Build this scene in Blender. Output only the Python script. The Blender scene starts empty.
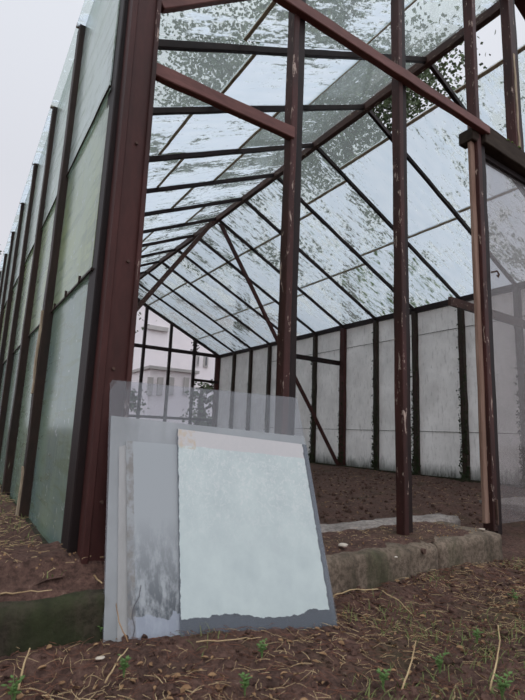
import bpy, math, random
from mathutils import Vector, Matrix, noise
random.seed(7)
scene = bpy.context.scene
COL = scene.collection

# ------------------------------------------------------------------ camera model
CX, CY, F = 262.5, 350.0, 465.004
CAM = Vector((-0.499, -1.976, 0.5))
_vy = Vector((-50 - CX, 420 - CY, F)).normalized()
_vz = Vector((368 - CX, -2268 - CY, F)).normalized()
_vx = _vy.cross(_vz)
if _vx.x < 0: _vx = -_vx
_vy = _vz.cross(_vx)
if _vy.z < 0: _vy = -_vy
# _vx,_vy,_vz = world axes seen in camera (right, down, forward) coordinates
AX_RIGHT = Vector((_vx[0], _vy[0], _vz[0]))
AX_DOWN = Vector((_vx[1], _vy[1], _vz[1]))
AX_FWD = Vector((_vx[2], _vy[2], _vz[2]))
def ray(px, py):
    v = (px - CX, py - CY, F)
    return AX_RIGHT * v[0] + AX_DOWN * v[1] + AX_FWD * v[2]
def hit(px, py, ax, val):
    d = ray(px, py)
    return CAM + d * ((val - CAM[ax]) / d[ax])
def hitp(px, py, q, n):
    d = ray(px, py)
    return CAM + d * ((q - CAM).dot(n) / d.dot(n))

cd = bpy.data.cameras.new('camera')
cam = bpy.data.objects.new('camera', cd); COL.objects.link(cam)
M = Matrix((( AX_RIGHT.x, -AX_DOWN.x, -AX_FWD.x, CAM.x),
            ( AX_RIGHT.y, -AX_DOWN.y, -AX_FWD.y, CAM.y),
            ( AX_RIGHT.z, -AX_DOWN.z, -AX_FWD.z, CAM.z), (0, 0, 0, 1)))
cam.matrix_world = M
cd.sensor_fit = 'HORIZONTAL'; cd.sensor_width = 36; cd.lens = F / 525 * 36
cd.clip_start = 0.05; cd.clip_end = 300
cd.dof.use_dof = True; cd.dof.focus_distance = 2.6; cd.dof.aperture_fstop = 10
scene.camera = cam

# ------------------------------------------------------------------ node helpers
class NT:
    def __init__(s, name):
        s.m = bpy.data.materials.new(name); s.m.use_nodes = True
        s.t = s.m.node_tree; s.t.nodes.clear()
        s.out = s.t.nodes.new('ShaderNodeOutputMaterial')
    def n(s, typ, **kw):
        nd = s.t.nodes.new(typ)
        for k, v in kw.items():
            if k in nd.inputs: 
                if hasattr(v, 'links') or isinstance(v, bpy.types.NodeSocket): s.t.links.new(v, nd.inputs[k])
                else: nd.inputs[k].default_value = v
            else: setattr(nd, k, v)
        return nd
    def link(s, a, b): s.t.links.new(a, b)
    def coords(s, scale=(1, 1, 1)):
        tc = s.n('ShaderNodeTexCoord'); mp = s.n('ShaderNodeMapping'); s.link(tc.outputs['Object'], mp.inputs['Vector'])
        mp.inputs['Scale'].default_value = scale
        return mp.outputs[0]
    def noise(s, scale, vec=None, detail=5, rough=.6, dist=0):
        nd = s.n('ShaderNodeTexNoise'); nd.inputs['Scale'].default_value = scale
        nd.inputs['Detail'].default_value = detail; nd.inputs['Roughness'].default_value = rough
        nd.inputs['Distortion'].default_value = dist
        s.link(vec if vec is not None else s.coords(), nd.inputs['Vector'])
        return nd.outputs['Fac']
    def ramp(s, fac, stops):
        r = s.n('ShaderNodeValToRGB'); s.link(fac, r.inputs[0])
        e = r.color_ramp.elements
        while len(e) < len(stops): e.new(.5)
        for q, (p, c) in zip(e, stops):
            q.position = p; q.color = (c, c, c, 1) if isinstance(c, (int, float)) else (*c, 1)
        return r.outputs[0]
    def mix(s, fac, a, b):
        nd = s.n('ShaderNodeMix', data_type='RGBA')
        for i, v in ((0, fac), (6, a), (7, b)):
            if isinstance(v, bpy.types.NodeSocket): s.link(v, nd.inputs[i])
            else: nd.inputs[i].default_value = v if i == 0 else (*v, 1)
        return nd.outputs[2]
    def math(s, op, a, b=0.0, clamp=False):
        nd = s.n('ShaderNodeMath', operation=op); nd.use_clamp = clamp
        for i, v in ((0, a), (1, b)):
            if isinstance(v, bpy.types.NodeSocket): s.link(v, nd.inputs[i])
            else: nd.inputs[i].default_value = v
        return nd.outputs[0]
    def mixs(s, fac, a, b):
        nd = s.n('ShaderNodeMixShader')
        if isinstance(fac, bpy.types.NodeSocket): s.link(fac, nd.inputs[0])
        else: nd.inputs[0].default_value = fac
        s.link(a, nd.inputs[1]); s.link(b, nd.inputs[2])
        return nd.outputs[0]
    def sh(s, typ, color=None, rough=None):
        nd = s.n(typ)
        if color is not None:
            if isinstance(color, bpy.types.NodeSocket): s.link(color, nd.inputs['Color'])
            else: nd.inputs['Color'].default_value = (*color, 1)
        if rough is not None: nd.inputs['Roughness'].default_value = rough
        return nd.outputs[0]
    def fres(s, f0=.03, k=1.0, mx=.6):
        lw = s.n('ShaderNodeLayerWeight'); lw.inputs['Blend'].default_value = .5
        v = s.math('ADD', s.math('MULTIPLY', s.math('POWER', lw.outputs['Facing'], 5.), 1 - f0), f0)
        return s.math('MINIMUM', s.math('MULTIPLY', v, k), mx)
    def bump(s, h, strength=.4, dist=.01):
        nd = s.n('ShaderNodeBump'); nd.inputs['Strength'].default_value = strength; nd.inputs['Distance'].default_value = dist
        s.link(h, nd.inputs['Height']); return nd.outputs[0]
    def pbr(s, color, rough=.7, bump=None, spec=.18):
        p = s.n('ShaderNodeBsdfPrincipled')
        for k, v in (('Base Color', color), ('Roughness', rough)):
            if isinstance(v, bpy.types.NodeSocket): s.link(v, p.inputs[k])
            else: p.inputs[k].default_value = (*v, 1) if k == 'Base Color' else v
        p.inputs['Specular IOR Level'].default_value = spec
        if bump is not None: s.link(bump, p.inputs['Normal'])
        return p.outputs[0]
    def done(s, sh):
        s.link(sh, s.out.inputs['Surface']); return s.m

def sep(t, vec, i):
    nd = t.n('ShaderNodeSeparateXYZ'); t.link(vec, nd.inputs[0]); return nd.outputs[i]

def mat_paint(name, base, rust, chip, chipamt=.68, rough=.55, stretch=(1, 1, .25)):
    t = NT(name); v = t.coords(stretch)
    big = t.noise(9, v, 6, .65); fine = t.noise(70, v, 4, .6)
    c = t.mix(t.ramp(big, [(.35, 0), (.65, 1)]), base, rust)
    ch = t.ramp(t.noise(38, t.coords(stretch), 6, .75, .6), [(chipamt, 0), (chipamt + .02, 1)])
    c = t.mix(ch, c, chip)
    c = t.mix(t.ramp(fine, [(.35, .35), (.6, 0)]), c, tuple(x * .4 for x in base))
    return t.done(t.pbr(c, rough, t.bump(fine, .5, .002)))
def mat_simple(name, a, b, scale=20, rough=.9, stretch=(1, 1, 1), bump=.4, bd=.004, spec=.15):
    t = NT(name); v = t.coords(stretch); n1 = t.noise(scale, v, 6, .65)
    return t.done(t.pbr(t.mix(t.ramp(n1, [(.3, 0), (.7, 1)]), a, b), rough, t.bump(n1, bump, bd), spec))

MT = {}
MT['red'] = mat_paint('old_red_brown_paint', (.064, .021, .018), (.038, .015, .013), (.42, .34, .28), .74)
MT['red2'] = mat_paint('flaking_red_paint', (.066, .023, .020), (.026, .012, .010), (.40, .31, .26), .605)
MT['dark'] = mat_paint('black_and_shade_paint', (.010, .006, .006), (.018, .009, .008), (.12, .08, .06), .72)  # near-black paint; also the painted shade on the gable posts' right halves
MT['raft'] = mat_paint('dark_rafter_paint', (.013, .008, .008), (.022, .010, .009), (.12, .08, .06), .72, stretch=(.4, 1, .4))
MT['ridge'] = mat_paint('weathered_ridge_paint', (.075, .032, .024), (.04, .022, .018), (.26, .20, .15), .60, stretch=(1, .3, 1))
MT['beam'] = mat_paint('header_paint', (.17, .072, .062), (.10, .042, .036), (.5, .42, .36), .70, stretch=(.3, 1, 1))
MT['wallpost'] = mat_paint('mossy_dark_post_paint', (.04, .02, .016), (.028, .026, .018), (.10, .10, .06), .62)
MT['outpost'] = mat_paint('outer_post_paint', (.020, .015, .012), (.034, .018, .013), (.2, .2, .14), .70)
MT['wood'] = mat_simple('weathered_bare_wood', (.30, .20, .155), (.13, .07, .05), 16, .85, (3, 3, .18))
MT['peel'] = mat_simple('pale_peeled_wood', (.42, .36, .26), (.14, .085, .05), 22, .85, (2, 2, .35))
MT['lintel'] = mat_simple('dark_mossy_lintel', (.05, .038, .028), (.024, .016, .013), 14, .9, (.3, 2, 2))
MT['mossdark'] = mat_simple('dark_moss', (.035, .045, .02), (.02, .022, .012), 40, 1)
MT['mossgreen'] = mat_simple('green_moss', (.10, .14, .035), (.05, .07, .02), 40, 1)
MT['putty'] = mat_simple('tan_dirty_putty', (.55, .46, .34), (.22, .17, .12), 30, .9, (1, .5, 1))
MT['metal'] = mat_simple('rusty_iron', (.10, .06, .045), (.05, .03, .025), 60, .7)

# --- glass materials (object colour: R = whitewash cover, G = moss, B = seed)
def glass_base(t, tint=(.93, .95, .95), haze=.10, hazecol=(.55, .58, .58)):
    tr = t.sh('ShaderNodeBsdfTransparent', tint)
    gl = t.sh('ShaderNodeBsdfGlossy', (.9, .9, .9), .06)
    g = t.mixs(t.fres(.03, .6), tr, gl)
    hz = t.mixs(.6, t.sh('ShaderNodeBsdfDiffuse', hazecol), t.sh('ShaderNodeBsdfTranslucent', hazecol))
    return t.mixs(haze, g, hz)
def mat_roof():
    t = NT('whitewashed_roof_glass')
    oi = t.n('ShaderNodeObjectInfo'); sp = t.n('ShaderNodeSeparateColor'); t.link(oi.outputs['Color'], sp.inputs[0])
    cov, moss, seed = sp.outputs[0], sp.outputs[1], sp.outputs[2]
    tc = t.n('ShaderNodeTexCoord')
    off = t.n('ShaderNodeCombineXYZ'); t.link(t.math('MULTIPLY', seed, 37.), off.inputs[0]); t.link(t.math('MULTIPLY', seed, 91.), off.inputs[1])
    va = t.n('ShaderNodeVectorMath', operation='ADD'); t.link(tc.outputs['Object'], va.inputs[0]); t.link(off.outputs[0], va.inputs[1])
    def mp(s):
        m = t.n('ShaderNodeMapping'); t.link(va.outputs[0], m.inputs[0]); m.inputs['Scale'].default_value = s; return m.outputs[0]
    big = t.noise(1.5, mp((.8, 1.5, .8)), 3, .5, .3)
    streak = t.noise(4.2, mp((1.0, 4.6, 1.0)), 8, .74, .3)
    fleck = t.noise(22, mp((.8, 2.0, .8)), 4, .7)
    s = t.math('ADD', t.math('MULTIPLY', big, .55), t.math('MULTIPLY', streak, .75))
    s = t.math('ADD', s, t.math('MULTIPLY', fleck, .45))
    s = t.math('ADD', t.math('SUBTRACT', s, .875), t.math('MULTIPLY', t.math('SUBTRACT', cov, .5), .52))
    mask = t.ramp(t.math('ADD', s, .5), [(.485, 0), (.52, 1)])
    spark = t.ramp(t.noise(30, mp((1, .8, 1)), 3, .65, 1.2), [(.655, 0), (.68, 1)])
    mask = t.math('MAXIMUM', mask, t.math('MULTIPLY', spark, .8))
    tone = t.noise(5, mp((.6, 3, .6)), 4, .6)
    wc = t.mix(tone, (.68, .75, .80), (.86, .885, .90))
    wash = t.mixs(.80, t.sh('ShaderNodeBsdfDiffuse', wc), t.sh('ShaderNodeBsdfTranslucent', wc))
    wash = t.mixs(.14, wash, t.sh('ShaderNodeBsdfTransparent', (.9, .92, .95)))
    base = glass_base(t, (.90, .93, .92), .17, (.62, .68, .66))
    sh = t.mixs(mask, base, wash)
    mc = t.ramp(t.math('ADD', t.noise(6, mp((1, 3.5, 1)), 6, .7), t.math('MULTIPLY', moss, .5)), [(.84, 0), (.93, 1)])
    mc = t.math('MULTIPLY', mc, t.ramp(moss, [(.02, 0), (.1, 1)]))
    mo = t.mixs(.7, t.sh('ShaderNodeBsdfDiffuse', (.10, .15, .05)), t.sh('ShaderNodeBsdfTranslucent', (.16, .22, .09)))
    return t.done(t.mixs(t.math('MULTIPLY', mc, .85), sh, mo))
MT['roofglass'] = mat_roof()
def mat_rightwall():
    t = NT('whitewashed_wall_glass')
    v = t.coords((1, 1, 1))
    a = t.noise(3, v, 6, .65); b = t.noise(14, t.coords((1, 2.2, .5)), 5, .7)
    c = t.mix(t.ramp(a, [(.35, 0), (.65, 1)]), (.78, .765, .75), (.93, .915, .90))
    c = t.mix(t.ramp(b, [(.54, 0), (.70, .5)]), c, (.42, .41, .39))
    c = t.mix(t.ramp(t.noise(34, t.coords((1, 1, .5)), 5, .75), [(.66, 0), (.70, .6)]), c, (.18, .18, .15))
    z = sep(t, v, 2)
    low = t.ramp(t.math('SUBTRACT', t.math('ADD', z, t.math('MULTIPLY', b, .5)), .22), [(.0, 1), (.22, 0)])
    c = t.mix(t.math('MULTIPLY', low, .9), c, (.05, .055, .035))
    wash = t.mixs(.55, t.sh('ShaderNodeBsdfDiffuse', c), t.sh('ShaderNodeBsdfTranslucent', c))
    clear = t.ramp(t.noise(9, t.coords((1, 1.5, 1)), 7, .75), [(.66, 0), (.68, .55)])
    return t.done(t.mixs(clear, wash, glass_base(t, (.6, .62, .6), .2)))
MT['wallglass'] = mat_rightwall()
def mat_leftwall():
    t = NT('algae_glass')
    v = t.coords((1, 1, 1)); z = sep(t, v, 2)
    a = t.noise(2.2, t.coords((1, 1.2, .8)), 5, .6); b = t.noise(5, t.coords((1, .6, 5)), 6, .7, .4)
    st = t.noise(16, t.coords((1, 1.5, .25)), 5, .65)
    green = t.mix(t.ramp(a, [(.35, 0), (.65, 1)]), (.44, .54, .44), (.46, .54, .27))
    lowp = t.mix(t.ramp(a, [(.4, 0), (.62, 1)]), (.26, .36, .33), (.36, .46, .34))
    topp = t.mix(t.ramp(a, [(.4, 0), (.62, 1)]), (.70, .78, .77), (.54, .64, .54))
    green = t.mix(t.math('LESS_THAN', z, .965), green, lowp)
    green = t.mix(t.math('GREATER_THAN', z, 1.585), green, topp)
    green = t.mix(t.ramp(b, [(.5, 0), (.60, .6)]), green, (.24, .31, .2))
    green = t.mix(t.ramp(t.noise(26, t.coords((1, .8, 1)), 4, .7, 1), [(.62, 0), (.68, .7)]), green, (.75, .80, .80))
    green = t.mix(t.ramp(st, [(.55, 0), (.75, .5)]), green, (.16, .22, .17))
    film = t.mixs(.45, t.sh('ShaderNodeBsdfDiffuse', green), t.sh('ShaderNodeBsdfTranslucent', green))
    sh = t.mixs(t.ramp(t.math('ADD', t.math('MULTIPLY', a, .5), t.math('MULTIPLY', st, .5)), [(.3, .62), (.7, .86)]), glass_base(t, (.75, .85, .8), .1), film)
    gl = t.sh('ShaderNodeBsdfGlossy', (.8, .84, .84), .18); return t.done(t.mixs(t.fres(.04, .8, .5), sh, gl))
MT['leftglass'] = mat_leftwall()
def mat_doorpane():
    t = NT('hazy_dusty_glass')
    n = t.noise(3, t.coords((1, 1, .6)), 5, .6)
    return t.done(glass_base(t, (.82, .80, .80), .17, (.62, .58, .58)))
MT['doorpane'] = mat_doorpane()
def mat_sheet(name, cover, col, tint=(.86, .87, .9), spots=.0, gloss=.05):
    t = NT(name)
    n = t.noise(9, t.coords((1, 1, .7)), 6, .65)
    tr = t.sh('ShaderNodeBsdfTransparent', tint)
    c = t.mix(t.ramp(n, [(.3, 0), (.7, 1)]), col, tuple(x * .82 for x in col))
    film = t.mixs(.25, t.sh('ShaderNodeBsdfDiffuse', c), t.sh('ShaderNodeBsdfTranslucent', c))
    base = t.mixs(cover, tr, film)
    gl = t.sh('ShaderNodeBsdfGlossy', (.9, .9, .92), gloss); return t.done(t.mixs(t.fres(.03, .7), base, gl))
MT['sheetclear'] = mat_sheet('dusty_clear_glass', .12, (.62, .64, .65))
MT['sheetcloud'] = mat_sheet('cloudy_glass', .60, (.50, .525, .53))

def mat_soil():
    t = NT('damp_brown_soil')
    a = t.noise(7, None, 6, .7); b = t.noise(60, None, 6, .75); c2 = t.noise(160, None, 3, .6)
    c = t.mix(t.ramp(a, [(.35, 0), (.65, 1)]), (.122, .068, .053), (.076, .046, .036))
    c = t.mix(t.ramp(b, [(.38, .75), (.56, 0)]), c, (.028, .016, .013))
    c = t.mix(t.ramp(b, [(.60, 0), (.70, .6)]), c, (.25, .17, .13))
    c = t.mix(t.ramp(c2, [(.70, 0), (.74, .7)]), c, (.26, .19, .13))
    c = t.mix(t.ramp(t.noise(2.3, None, 4, .6), [(.55, 0), (.7, .35)]), c, (.045, .055, .022))
    return t.done(t.pbr(c, .95, t.bump(b, .9, .012), .15))
MT['soil'] = mat_soil()
def mat_concrete(name, a, b, moss, mamt=.5, zlow=None):
    t = NT(name)
    n = t.noise(6, None, 8, .7); f = t.noise(55, None, 5, .7)
    c = t.mix(t.ramp(n, [(.3, 0), (.7, 1)]), a, b)
    c = t.mix(t.ramp(f, [(.42, .6), (.55, 0)]), c, tuple(x * .45 for x in b))
    c = t.mix(t.ramp(t.noise(4.5, t.coords((1, 1, .4)), 5, .65), [(mamt, 0), (mamt + .14, .85)]), c, moss)
    c = t.mix(t.ramp(t.noise(9, t.coords((1, 1, .22)), 6, .7), [(.50, 0), (.66, .6)]), c, tuple(x * .35 for x in b))
    return t.done(t.pbr(c, .95, t.bump(f, .7, .006), .2))
MT['kerb'] = mat_concrete('mossy_old_concrete', (.19, .145, .11), (.10, .078, .056), (.062, .066, .035), .55)
MT['kerbdark'] = mat_concrete('dark_mossy_concrete', (.055, .043, .030), (.028, .023, .017), (.026, .032, .013), .42)
MT['ledge'] = mat_concrete('worn_pale_concrete', (.34, .30, .275), (.22, .19, .17), (.12, .08, .06), .62)
MT['straw'] = mat_simple('dry_straw', (.46, .35, .20), (.24, .16, .085), 12, .8, bump=.1)
MT['strawred'] = mat_simple('reddish_dead_needles', (.17, .075, .05), (.09, .045, .03), 12, .8, bump=.1)
MT['grass'] = mat_simple('green_grass', (.085, .125, .04), (.17, .18, .07), 9, .7, bump=.1)
MT['weed'] = mat_simple('fresh_green_leaf', (.065, .12, .035), (.11, .18, .06), 18, .6, bump=.1)
MT['deadleaf'] = mat_simple('dead_leaf', (.30, .19, .10), (.16, .09, .05), 25, .8, bump=.2)
MT['stone'] = mat_simple('pale_stone', (.50, .45, .38), (.33, .28, .23), 25, .9)
MT['leafdark'] = mat_simple('tree_leaf', (.07, .10, .055), (.12, .155, .08), 3, .6, bump=0)
MT['bark'] = mat_simple('tree_bark', (.09, .07, .055), (.045, .036, .03), 8, .95, (1, 1, .3))
MT['bwall'] = mat_simple('pale_render_wall', (.78, .74, .75), (.72, .68, .70), 1.2, .9, bump=.05)
MT['bgrey'] = mat_simple('grey_render_wall', (.45, .43, .42), (.36, .35, .34), 2, .9, bump=.05)
MT['bdark'] = mat_simple('dark_window_glass', (.09, .09, .10), (.13, .13, .14), 2, .3, bump=0)
MT['wirefilm'] = MT['putty']

# ------------------------------------------------------------------ mesh helpers
class MB:
    def __init__(s): s.v = []; s.f = []
    def add(s, vs, fs):
        b = len(s.v); s.v += [tuple(v) for v in vs]; s.f += [tuple(b + i for i in f) for f in fs]; return s
    def hexa(s, c8):
        return s.add(c8, [(0, 3, 2, 1), (4, 5, 6, 7), (0, 1, 5, 4), (1, 2, 6, 5), (2, 3, 7, 6), (3, 0, 4, 7)])
    def box(s, x0, x1, y0, y1, z0, z1):
        return s.hexa([(x0, y0, z0), (x1, y0, z0), (x1, y1, z0), (x0, y1, z0), (x0, y0, z1), (x1, y0, z1), (x1, y1, z1), (x0, y1, z1)])
    def beam(s, a, b, side, w, d, n=1, wob=0):
        """bar from a to b, width w along side, depth d along the third axis; n segments with slight irregularity"""
        a, b = Vector(a), Vector(b); t = (b - a).normalized(); side = Vector(side)
        side = (side - t * side.dot(t)).normalized(); up = t.cross(side).normalized()
        rings = []
        for i in range(n + 1):
            p = a.lerp(b, i / n)
            if wob and 0 < i < n: p = p + side * random.uniform(-wob, wob) + up * random.uniform(-wob, wob)
            k = 1 + (random.uniform(-.05, .05) if wob else 0)
            rings.append([p + side * (sx * w * k / 2) + up * (sy * d * k / 2) for sx, sy in ((-1, -1), (1, -1), (1, 1), (-1, 1))])
        vs = [v for r in rings for v in r]; fs = [(3, 2, 1, 0), tuple(4 * n + i for i in range(4))]
        for i in range(n):
            for j in range(4): fs.append((4 * i + j, 4 * i + (j + 1) % 4, 4 * i + 4 + (j + 1) % 4, 4 * i + 4 + j))
        return s.add(vs, fs)
    def tube(s, pts, r0, r1=None, k=5):
        r1 = r0 if r1 is None else r1; pts = [Vector(p) for p in pts]; n = len(pts); base = len(s.v)
        for i, p in enumerate(pts):
            t = (pts[min(i + 1, n - 1)] - pts[max(i - 1, 0)]).normalized()
            u = t.orthogonal().normalized(); w = t.cross(u); r = r0 + (r1 - r0) * i / (n - 1)
            for j in range(k):
                a = 2 * math.pi * j / k; s.v.append(tuple(p + u * (r * math.cos(a)) + w * (r * math.sin(a))))
        for i in range(n - 1):
            for j in range(k):
                s.f.append((base + i * k + j, base + i * k + (j + 1) % k, base + (i + 1) * k + (j + 1) % k, base + (i + 1) * k + j))
        s.f.append(tuple(base + j for j in reversed(range(k)))); s.f.append(tuple(base + (n - 1) * k + j for j in range(k)))
        return s
    def build(s, name, mat, parent=None, smooth=False, bevel=0):
        me = bpy.data.meshes.new(name); me.from_pydata(s.v, [], s.f); me.materials.append(mat); me.validate(); me.update()
        o = bpy.data.objects.new(name, me); COL.objects.link(o)
        if parent: o.parent = parent
        if smooth:
            for p in me.polygons: p.use_smooth = True
        if bevel:
            b = o.modifiers.new('bevel', 'BEVEL'); b.width = bevel; b.segments = 1; b.limit_method = 'ANGLE'
        return o
def tag(o, label=None, cat=None, group=None, kind=None):
    if label: o['label'] = label
    if cat: o['category'] = cat
    if group: o['group'] = group
    if kind: o['kind'] = kind
    return o
def empty(name, loc=(0, 0, 0)):
    o = bpy.data.objects.new(name, None); COL.objects.link(o); o.location = loc; o.empty_display_size = .1; return o
def vn(x, y, z=0, s=1): return noise.noise(Vector((x * s, y * s, z * s)))

# ------------------------------------------------------------------ greenhouse
XL, XR, XM = -.19, 4.957, 2.40
ZE, ZR = 2.38, 3.60
YG = -.60                                   # open front gable plane
ROWS = [.14] + [.09 + .745 * k for k in range(1, 11)] + [8.33]    # rafter / post rows
YB = 8.33
GH = empty('greenhouse', (0, 0, 0))
tag(GH, 'old gabled greenhouse with dark red frame, open front and whitewashed roof panes', 'greenhouse')
def zl(x): return ZE + (ZR - ZE) * (x - XL) / (XM - XL)
def zr(x): return ZE + (ZR - ZE) * (XR - x) / (XR - XM)

def P(name, mb, mat, label=None, bevel=0, parent=GH, smooth=False):
    o = mb.build(name, MT[mat], parent, smooth, bevel)
    if label: o['label'] = label
    return o

# corner post: wide front face, thin raised flange on its right edge, side board
def lbox(x0, x1, y0, y1, z0, z1, dx=-.022):
    return MB().hexa([(x0, y0, z0), (x1, y0, z0), (x1, y1, z0), (x0, y1, z0), (x0 + dx, y0, z1), (x1 + dx, y0, z1), (x1 + dx, y1, z1), (x0 + dx, y1, z1)])
cp = P('corner_post', lbox(-.170, -.085, -.66, -.53, .09, 2.42), 'red', 'thick dark red post at the front left corner', .004)
P('flange', lbox(-.093, -.079, -.672, -.655, .09, 2.42), 'red2', parent=cp, bevel=.002)
P('flange', lbox(-.170, -.152, -.666, -.655, .09, 2.42), 'red', parent=cp, bevel=.002)
P('side_board', lbox(-.195, -.165, -.61, -.515, .09, 2.40, -.008), 'dark', parent=cp, bevel=.003)
for (z, x) in ((.30, -.13), (.42, -.10), (.66, -.13), (.98, -.115), (1.36, -.12), (1.9, -.15), (.23, -.11)):
    b = MB(); x -= z * .009; b.tube([(x, -.655, z), (x, -.667, z)], .0045, k=8); P('bolt', b, 'metal', parent=cp)

# gable posts
def gable_post(x, w, zb, zt, name='gable_post'):
    m = MB(); m.beam((x - w * .27, YG - .012, zb), (x - w * .27, YG - .012, zt), (1, 0, 0), w * .44, .05, 14, .0012)
    o = P(name, m, 'red2', bevel=.003)
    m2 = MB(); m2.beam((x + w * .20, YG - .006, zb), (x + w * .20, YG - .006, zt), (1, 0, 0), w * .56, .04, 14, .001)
    P('shaded_rebate', m2, 'dark', parent=o, bevel=.002)  # recessed right half; the post's shaded side is put into its dark colour
    return o
def gz(x): return zl(x) if x < XM else zr(x)
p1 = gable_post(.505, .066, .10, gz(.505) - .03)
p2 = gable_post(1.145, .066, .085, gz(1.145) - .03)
# door post: bare jamb, red flaking post, black back strip
dp = P('door_post', MB().beam((1.790, YG, .07), (1.801, YG, gz(1.806) - .03), (1, 0, 0), .038, .06, 16, .0015), 'red2', 'tall post with flaking red paint between bare wooden jamb and black strip', .003)
P('black_strip', MB().beam((1.830, YG + .01, .05), (1.840, YG + .01, 2.30), (1, 0, 0), .046, .07, 14, .002), 'dark', parent=dp, bevel=.003)
jm = MB(); jm.beam((1.757, YG + .002, .105), (1.764, YG + .002, 2.20), (1, 0, 0), .036, .022, 16, .0015)
P('door_jamb', jm, 'wood', 'bare weathered wooden door jamb', .004)
P('jamb_cap', MB().box(1.735, 1.80, YG - .03, YG + .06, 2.17, 2.245), 'lintel', bevel=.004)
hk = MB(); hk.tube([(1.868, YG - .02, 1.415), (1.885, YG - .045, 1.42), (1.895, YG - .05, 1.40), (1.885, YG - .05, 1.385), (1.873, YG - .05, 1.392)], .005, k=6)
P('hook', hk, 'metal', 'small rusty hook', parent=dp)
P('latch_rod', MB().beam((1.795, YG - .035, .10), (1.795, YG - .035, .22), (1, 0, 0), .008, .008), 'metal', parent=dp)
# apex post above the door header
ap = P('apex_post', MB().beam((2.262, YG + .01, 2.26), (2.262, YG + .01, 3.5), (1, 0, 0), .062, .06, 10, .0015), 'red2', 'post above the doorway with peeling whitish streaks', .003)
P('bare_streak', MB().beam((2.257, YG - .021, 2.30), (2.257, YG - .021, 3.0), (1, 0, 0), .018, .006, 9, .002), 'peel', parent=ap)
P('dark_rebate', MB().beam((2.307, YG + .01, 2.26), (2.307, YG + .01, 3.5), (1, 0, 0), .035, .05, 8, .0015), 'dark', parent=ap)
# header beam across gable at eave height
P('header_beam', MB().beam((XL, YG - .045, 2.235), (1.86, YG - .045, 2.255), (0, 1, 0), .035, .052, 20, .0015), 'beam', 'reddish horizontal beam across the open gable', .003)
P('door_lintel', MB().beam((1.83, YG - .005, 2.235), (3.05, YG - .005, 2.21), (0, 1, 0), .09, .12, 10, .003), 'lintel', 'thick dark lintel with moss on top over the doorway', .004)
mm = MB()
for i in range(240):
    x = random.uniform(1.9, 3.0); y = YG + random.uniform(-.045, .04); z = 2.287 + random.uniform(0, .012)
    r = random.uniform(.004, .011); mm.hexa([(x - r, y - r, z - r), (x + r, y - r, z - r), (x + r, y + r, z - r), (x - r, y + r, z - r), (x - r * .4, y - r * .4, z + r * .6), (x + r * .4, y - r * .4, z + r * .6), (x + r * .4, y + r * .4, z + r * .6), (x - r * .4, y + r * .4, z + r * .6)])
o = P('lintel_moss', mm, 'mossgreen'); o['kind'] = 'stuff'
# rail and knee brace at the corner
P('gable_rail', MB().beam((-.09, YG - .03, 1.66), (.485, YG - .03, 1.668), (0, 1, 0), .03, .05, 8, .001), 'beam', 'short horizontal rail from the corner post', .003)
P('knee_brace', MB().beam((-.09, YG - .03, 1.91), (.30, YG - .03, 2.215), (0, 1, 0), .028, .04, 6, .001), 'beam', bevel=.003)
# gable rafters front (just above the frame) and back
for (x0, x1) in ((XL, XM), (XR, XM)):
    P('gable_rafter', MB().beam((x0, YG, ZE - .02), (x1, YG, ZR - .02), (0, 1, 0), .06, .07, 8, .001), 'red')
    P('gable_rafter', MB().beam((x0, YB, ZE - .02), (x1, YB, ZR - .02), (0, 1, 0), .05, .07, 8, .001), 'raft')
# right half of the front gable beyond the doorway
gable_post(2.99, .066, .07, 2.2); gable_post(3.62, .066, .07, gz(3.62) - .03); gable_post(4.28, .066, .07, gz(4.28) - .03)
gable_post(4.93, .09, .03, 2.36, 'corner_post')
# door: glazed leaf in the doorway
d = P('door', MB().beam((1.872, YG + .02, .10), (1.878, YG + .02, 2.14), (1, 0, 0), .03, .035, 6, .001), 'dark', 'glazed door leaf with dusty pane', .002)
P('door_pane', MB().box(1.885, 2.93, YG + .018, YG + .022, .09, 2.14), 'doorpane', parent=d)
P('door_stile', MB().box(2.93, 2.965, YG + .003, YG + .037, .10, 2.16), 'dark', parent=d, bevel=.002)
P('door_rail', MB().box(1.90, 2.93, YG + .003, YG + .037, 2.13, 2.165), 'dark', parent=d, bevel=.002)

# ridge, eaves
P('ridge_beam', MB().beam((XM, YG - .02, ZR - .02), (XM, YB, ZR - .02), (1, 0, 0), .055, .10, 40, .003), 'ridge', 'weathered ridge beam', .004)
P('eave_beam', MB().beam((XR, YG, ZE - .035), (XR, YB, ZE - .035), (1, 0, 0), .06, .075, 30, .002), 'raft', bevel=.003)
P('eave_beam', MB().beam((XL + .02, YG + .1, ZE - .03), (XL + .02, YB, ZE - .03), (1, 0, 0), .045, .06, 30, .002), 'outpost', bevel=.003)
# rafters
for i, y in enumerate(ROWS[:-1]):
    w = .030
    P('rafter', MB().beam((XL + .01, y + (.04 if i == 0 else 0), ZE - .028), (XM - .02, y, ZR - .028), (0, 1, 0), w, .043, 14, .0018), 'raft', bevel=.003)
    P('rafter', MB().beam((XR - .02, y, ZE - .028), (XM + .02, y, ZR - .028), (0, 1, 0), w, .043, 14, .0018), 'raft', bevel=.003)
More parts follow.
